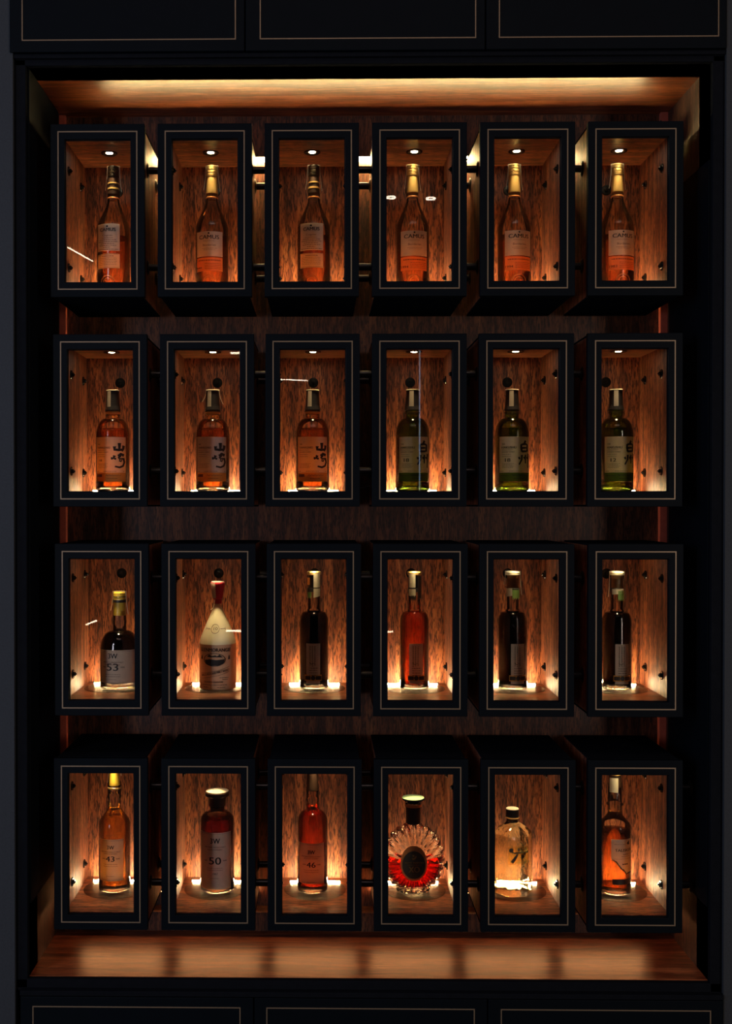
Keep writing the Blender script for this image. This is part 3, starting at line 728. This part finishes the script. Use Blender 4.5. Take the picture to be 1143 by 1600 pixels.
bm = bmesh.new(); cyl(bm, (-.006, -.012, .224), (-.010, -.0135, .204), .0008, n=8); cyl(bm, (-.010, -.0135, .204), (-.0165, -.0125, .199), .0008, n=8); link('cord', bm, M['seal'], t)
f = Flat(); f.text('GLENMORANGIE', 0, .1015, .0125, width=.083, bold=.004)
f.ellipse(-.001, .0775, .0285, .0165, inner=.93); f.poly([(-.026, .0765), (-.012, .0790), (.004, .0770), (.025, .0790), (.024, .0700), (.010, .0630), (-.012, .0625), (-.024, .0690)])
f.poly([(-.020, .0850), (-.013, .0905), (-.008, .0870), (.002, .0890), (.006, .0865), (.012, .0905), (.020, .0835), (.004, .0842), (-.010, .0838)])
for s in (-1, 1): f.poly([(s * .037 - .003, .078), (s * .037 + .003, .078), (s * .037 + .0015, .088), (s * .037 - .001, .0885)])
f.text('SINGLE HIGHLAND MALT WHISKY', .0, .0445, .0078, width=.078, bold=.004, tilt=.20)
f.stroke([(-.040, .0300), (-.020, .0325), (.010, .0385), (.038, .0480)], .0007, .0007); f.stroke([(-.040, .0425), (-.020, .0450), (.010, .0510), (.038, .0600)], .0007, .0007)
f.text('GLENMORANGIE', -.004, .0220, .0055, width=.050, bold=.004); f.dashes(-.034, .032, .0150, .0013, 3); f.dashes(-.030, -.016, .0088, .0015, 5); f.dashes(.006, .026, .0088, .0015, 6)
f.dashes(.012, .036, .0330, .0012, 9); f.dashes(.019, .033, .0285, .0012, 10)
f.build('lettering', M['ink'], body, R=R, lift=.0012, a0=-.08)
cr = lambda z: (R - .0018) + (.0085 - R + .0018) * (max(0, (z - .122)) / .086) ** 1.12
f = Flat(); f.ellipse(0, .1535, .0125, .0115, inner=.92); f.text('10', 0, .1535, .0100, width=.012); f.stroke([(-.030, .1535), (-.015, .1535)], .0012, .0012); f.stroke([(.015, .1535), (.030, .1535)], .0012, .0012)
for s in (-1, 1): f.stroke([(s * .031, .151), (s * .031, .157)], .0018, .0006)
f.build('lettering', M['brown_ink'], top, R=.040, lift=.0009, a0=-.10, rfun=cr)

# --- slim label bottles, third row
def slim(c, u, label, liq, style, a0=0.0):
    R = .0362
    t, rf, g = bottle('whisky_bottle', label, 'bottle', 2, c, u, R, .168, .1995, .0150, .278, 'q', .196, liq, group='slim labelled whisky bottles in the third row', base=.011, collar=(.197, .0172))
    cap(t, [(.2545, 0), (.2545, .0140), (.2860, .0140), (.2862, 0)], 'cork' if style in ('cork', 'open') else 'blackcap', 'cork_stopper')
    cap(t, [(.2863, 0), (.2863, .0165), (.2880, .0178), (.2935, .0178), (.2955, .0160), (.2958, 0)], 'seal' if style in ('cork', 'open') else 'goldcap', 'stopper_top')
    bm = bmesh.new(); lathe(bm, [(.244, .0154), (.2445, .0166), (.2535, .0166), (.254, .0154)], 40); link('neck_band', bm, M['blackcap'], t)
    def ribbon(a, w, z0, z1, mat, nm, jag=False, skew=0):
        f = Flat(); n = 8; vs = []
        for i in range(n + 1):
            uu = -w / 2 + w * i / n; zz = z0 + ((.006 if i % 2 else 0) if jag else 0) + skew * uu
            vs += [(uu, zz), (uu, z1)]
        f.add(vs, [(2 * i, 2 * i + 2, 2 * i + 3, 2 * i + 1) for i in range(n)])
        o = f.build(nm, M[mat], t, R=.0178, lift=.0010, a0=a); md = o.modifiers.new('solid', 'SOLIDIFY'); md.thickness = .0005
    if style == 'tagr':
        ribbon(.45, .018, .2555, .292, 'seal', 'paper_seal'); ribbon(.45, .018, .232, .253, 'seal', 'neck_tag', False, .2); ribbon(-.7, .012, .228, .244, 'leaf', 'green_ribbon', True); ribbon(-.9, .009, .262, .280, 'orange_l', 'orange_ribbon')
    elif style == 'tagl':
        ribbon(-.42, .017, .2555, .292, 'seal', 'paper_seal'); ribbon(-.42, .018, .234, .252, 'seal', 'neck_tag', False, -.15); ribbon(.75, .013, .225, .284, 'blackcap', 'dark_ribbon', True); ribbon(-.2, .012, .222, .236, 'blackcap', 'dark_ribbon', True)
    elif style == 'cork':
        seal_strip(t, .0180, .2962, .262, .236, width=.006, flare=.004); ribbon(-.75, .018, .234, .254, 'seal', 'neck_tag', False, .2); ribbon(.35, .020, .226, .250, 'leaf', 'green_ribbon', True)
    else:
        seal_strip(t, .0180, .2962, .232, .228, width=.006, flare=.003); ribbon(-.1, .030, .240, .2525, 'seal', 'neck_tag', False, .1); ribbon(.4, .018, .222, .248, 'leaf', 'green_ribbon', True)
    lb = wrap(t, R, -.0175, .0175, .0175, .1170, 'grey_l' if liq == 'dark' else 'orange_l' if False else 'grey_l', a0=a0)
    f = Flat(); rnd = random.Random(c)
    for k in range(3):
        z = .111
        while z > .062:
            l = rnd.uniform(.0015, .004); f.rect(-.0085 + k * .006, -.0075 + k * .006 + .0006, z - l, z, 1); z -= l + .0014
    for k in range(4): f.dashes(-.010, .011, .056 - .0058 * k, .0013, k + c * 7)
    f.stroke([(-.009, .070), (-.004, .0655), (.002, .069), (.005, .066)], .0014, .0006)
    f.build('lettering', M['ink'], lb, R=R, lift=.0015, a0=a0)
    bd = wrap(t, R, -.0215, .0215, .0245, .0390, 'gold_l', 'label_band', lift=.0009, a0=a0)
    f = Flat(); f.rect(-.0200, -.0060, .0270, .0365); f.rect(.0060, .0200, .0270, .0365); f.ellipse(0, .0318, .0055, .0060, 16); f.build('band_print', M['ink'], bd, R=R, lift=.0020, a0=a0)
slim(2, 490.3, 'near black whisky bottle with pale tag right of its neck, third box, third row', 'dark', 'tagr', -.05)
slim(3, 647, 'translucent red amber whisky bottle with narrow label, fourth box, third row', 'red_amber', 'tagl', .05)
slim(4, 800.2, 'near black whisky bottle with cork stopper and green ribbon, fifth box, third row', 'dark', 'cork', .20)
slim(5, 962, 'near black whisky bottle with cork framed by paper seal, rightmost box, third row', 'dark', 'open', .12)

# --- cut-glass decanter
t = thing('cognac_decanter', 'round cut-glass cognac decanter with green-topped stopper and oval label, fourth box, bottom row', 'bottle', (px(645.4), .172, ZR[3] - .1662))
CZ = .0830; RX = .0770; RZ = .0860; DY = .0330
def decanter(scale, zlo, zhi, flute):
    bm = bmesh.new(); nt_, nf = 144, 22; rows = []
    for j in range(1, nf):
        ph = PI * j / nf; row = []
        for i in range(nt_):
            th = 2 * PI * i / nt_; fl = abs(math.cos(th * 12)); k = 1 + flute * (fl - .6) * math.sin(ph) ** 1.5
            s_ = math.sin(ph) ** .62; cy_ = math.cos(ph)
            y = -DY * scale * (abs(cy_) ** .75) * (1 if cy_ > 0 else -1) * (1 + flute * 2.2 * (fl - .6) * math.sin(ph))
            z = CZ + RZ * scale * s_ * k * math.sin(th)
            row.append(bm.verts.new((RX * scale * s_ * k * math.cos(th), y, min(max(z, zlo), zhi))))
        rows.append(row)
    for a, b in zip(rows, rows[1:]):
        for i in range(nt_): bm.faces.new((a[i], a[(i + 1) % nt_], b[(i + 1) % nt_], b[i]))
    bm.faces.new(rows[0]); bm.faces.new(rows[-1][::-1])
    bmesh.ops.remove_doubles(bm, verts=bm.verts[:], dist=1e-6)
    return bm
link('crystal_body', decanter(1, .0005, 1, .085), M['crystal'], t)
link('cognac', decanter(.86, .016, .0800, .085), M['xo'], t)
bm = bmesh.new(); lathe(bm, [(.0, 0), (0, .040), (.004, .043), (.010, .042), (.013, .038), (.013, 0)], 56, sy=.62); link('foot', bm, M['base_glass'], t, smooth=True)
cap(t, [(.160, .020), (.168, .0195), (.172, .0180), (.212, .0180), (.214, .0205), (.219, .0205), (.221, .0185), (.221, 0)], 'clear', 'neck', smooth=True)
cap(t, [(.1715, .0184), (.1718, .0187), (.2110, .0187), (.2113, .0184)], 'brown', 'neck_sleeve')
cap(t, [(.2135, .0207), (.2150, .0216), (.2190, .0216), (.2205, .0207)], 'copper', 'neck_ring')
st = cap(t, [(.2215, 0), (.2215, .0130), (.2270, .0150), (.2310, .0275), (.2335, .0290), (.2350, .0282), (.2355, 0)], 'black', 'stopper')
cap(st, [(.2356, .0), (.2356, .0280), (.2366, .0270), (.2370, .0)], 'jade', 'stopper_top')
yf = -DY - .0018
f = Flat(); f.ellipse(-.001, .0800, .0335, .0440, 48); rg = f.build('label_ring', M['copper'], t, y=yf, thick=.0012)
f = Flat(); f.ellipse(-.001, .0760, .0285, .0345, 48); pl = f.build('label', M['black_label'], t, y=yf - .0012, thick=.001)
f = Flat(); f.text('XO', 0, .0640, .0210, width=.027, bold=.004); f.text('REMY MARTIN', 0, .0815, .0058, width=.046, bold=.005); f.dashes(-.017, .017, .0760, .0008, 3)
f.poly([(-.006, .0930), (-.001, .0935), (.004, .1000), (.006, .0985), (.005, .0945), (.001, .0895), (-.004, .0890)]); f.poly([(-.003, .0960), (-.005, .1010), (-.001, .1020), (.001, .0985)])
f.build('lettering', M['gold_ink'], pl, y=yf - .0022)

# --- six-sided gin bottle
t = thing('gin_bottle', 'six-sided clear gin bottle with black cap and brush character, fifth box, bottom row', 'bottle', (px(800), .170, ZR[3] - .1662))
hx = .0525; ro = math.radians(9)
prof = [(0, 0), (0, hx - .004), (.004, hx), (.142, hx), (.150, hx - .002), (.158, hx - .010), (.172, .0225), (.178, .0160), (.188, .0140)]
bm = bmesh.new(); lathe(bm, prof + [(.188, 0)], 6, rot=ro); gb = link('glass_body', bm, M['gin'], t, bevel=.0015)
cap(t, [(.186, 0), (.186, .0160), (.1875, .0165), (.189, .0165), (.1895, .0160), (.2085, .0160), (.2100, .0150), (.2103, 0)], 'blackcap')
cap(t, [(.2085, .0161), (.2103, .0152), (.2106, 0)], 'cream', 'cap_top'); cap(t, [(.1862, .0166), (.1870, .0170), (.1885, .0170), (.1890, .0166)], 'goldcap', 'cap_ring')
ap = hx * math.cos(PI / 6) + .0012
f = Flat(); f.rect(-.0260, .0260, .0830, .1270); lb = f.build('label', M['soft_film'], t, y=-ap, rot=ro, thick=.0003)
f = Flat(); f.fat = 2.0
f.stroke([(-.001, .1235), (.001, .1165)], .0026, .0030); f.ellipse(-.0190, .1185, .0062, .0058, 6); f.stroke([(-.018, .1150), (-.011, .1110), (.020, .1128), (.024, .1125)], .0022, .0010); f.ellipse(.0225, .1140, .0018, .0028, 8)
f.stroke([(-.002, .1085), (-.010, .0970), (-.0175, .0880)], .0022, .0048); f.stroke([(.008, .1065), (.013, .0990)], .0016, .0048)
f.text('ROKU GIN', .006, .0885, .0046, width=.028, bold=.004); f.dashes(-.009, .024, .0855, .0007, 2); f.stroke([(.0255, .0920), (.0250, .0870)], .002, .001)
f.dashes(.010, .020, .0790, .0013, 3); f.dashes(.010, .019, .0750, .0013, 5); f.dashes(.010, .020, .0710, .0013, 6)
f.build('lettering', M['ink'], lb, y=-ap - .0009, rot=ro)

# --- bottle with ragged-edged label
t, rf, g = bottle('whisky_bottle', 'whisky bottle with orange glow and ragged-edged grey label, rightmost box, bottom row', 'bottle', 3, 5, 959.4, .0400, .166, .203, .0170, .272, 's', .157, 'amber', base=.014, collar=(.222, .0205))
R = .0400
cap(t, [(.2650, 0), (.2650, .0150), (.2665, .0158), (.3100, .0152), (.3120, .0140), (.3123, 0)], 'brown')
f = Flat()
for k in range(5): f.rect(-.012, .010, .254 + .0072 * k, .254 + .0072 * (k + 1), 5)
f.build('neck_label', M['seal'], t, R=.0170, lift=.0008, a0=-.35)
bm = bmesh.new(); lathe(bm, [(.296, .0158), (.2965, .0166), (.300, .0166), (.3005, .0158)], 36); link('neck_ring', bm, M['goldcap'], t)
f = Flat(); n = 30; rg_ = random.Random(4); vs = []
for i in range(n + 1):
    uu = -.029 + .058 * i / n; tt = i / n
    zz = .092 - .036 * max(0, (tt - .12)) / .55 if tt < .67 else .056 + (tt - .67) * .018
    if tt < .12: zz = .093
    vs += [(uu, zz + rg_.uniform(-.0018, .0018)), (uu, .1430)]
f.add(vs, [(2 * i, 2 * i + 2, 2 * i + 3, 2 * i + 1) for i in range(n)])
lb = f.build('label', M['grey_l'], t, R=R, lift=.0005, a0=.26)
f = Flat(); f.text('TALISKER', .003, .1160, .0095, width=.046, bold=.004); f.poly([(.010, .1330), (.014, .1370), (.018, .1365), (.020, .1300), (.014, .1290)]); f.poly([(.015, .1365), (.018, .1400), (.020, .1350)])
f.dashes(-.022, .008, .1310, .0007, 2); f.dashes(.000, .016, .1060, .0014, 3); f.dashes(-.004, .020, .1010, .0009, 4); f.rect(-.026, .028, .0945, .0949)
for i in range(n):
    tt = (i + .5) / n
f.stroke([vs[2 * i] for i in range(3, n - 3)], .0030, .0030); f.dashes(-.002, .014, .0815, .0030, 12)
f.build('lettering', M['ink'], lb, R=R, lift=.0015, a0=.26)
wrap(t, R, -.0260, .0280, .0305, .0440, 'blackcap', 'lower_label', a0=.26)

# small loose cable hanging in the gap, second row
bm = bmesh.new(); pts = [(.1085 + .010 * math.cos(a) - .002, .14, 1.530 + .012 * math.sin(a)) for a in [i * .45 for i in range(-3, 12)]]
for a, b in zip(pts, pts[1:]): cyl(bm, a, b, .0012, n=6)
cyl(bm, (.1040, .14, 1.540), (.1255, .14, 1.5470), .0012, n=6)
tag(link('cable_loop', bm, M['steel']), 'small black cable loop hanging between the third and fourth boxes of the second row', 'cable')

# ------------------------------------------------------------------ lamps of the room behind the viewer, mirrored in the glass panes
lamp_m = emis('line_lamp_glow', (1, .84, .62), 9.0); cool_m = emis('cool_lamp_glow', (.5, .7, 1), .9)
def line_lamp(label, p0, p1, r, mat):
    t = thing('line_lamp', label, 'lamp', p0, 'line lamps of the room seen as reflections')
    d = [b - a for a, b in zip(p0, p1)]
    bm = bmesh.new(); cyl(bm, (0, 0, 0), d, r, n=10); link('tube', bm, mat, t)
    bm = bmesh.new(); cyl(bm, (0, -r * 1.5, r * .3), (d[0], d[1] - r * 1.5, d[2] + r * .3), r * 1.2, n=10); link('housing', bm, M['black'], t)
line_lamp('long line lamp mirrored as a streak in the third box, second row', (-.241, -4, 2.247), (-.077, -4, 2.240), .0035, lamp_m)
line_lamp('bright short line lamp mirrored in the second box, third row', (-.563, -4, .742), (-.440, -4, .742), .0060, lamp_m)
line_lamp('short line lamp mirrored at the left of the fourth box, third row', (.380, -4, .738), (.436, -4, .738), .0060, lamp_m)
line_lamp('slanting line lamp mirrored in the leftmost box, top row', (-1.530, -4, 3.050), (-1.359, -4, 2.954), .0045, lamp_m)
line_lamp('small tilted line lamp mirrored in the leftmost box, third row', (-1.408, -4, .776), (-1.340, -4, .803), .0050, lamp_m)
line_lamp('short line lamp mirrored at the top of the second box, second row', (-.536, -4, 2.405), (-.465, -4, 2.405), .0060, lamp_m)
line_lamp('tall thin bluish line lamp mirrored in the fourth box, second row', (.593, -4, 2.430), (.593, -4, 1.570), .0040, cool_m)
for x, z, w_ in ((.421, 3.329, 'left'), (.658, 3.322, 'right')):
    t = thing('round_downlight', '%s of two round downlights mirrored in the fourth box, top row' % w_, 'lamp', (x, -4, z))
    bm = bmesh.new(); lathe(bm, [(0, .0215), (-.004, .0225), (-.004, .0285), (0, .0295), (.004, .0285), (.004, .0225), (0, .0215)], 32); link('glowing_ring', bm, lamp_m, t)
    bm = bmesh.new(); lathe(bm, [(.0045, 0), (.0045, .034), (.030, .034), (.030, 0)], 32); link('housing', bm, M['black'], t)
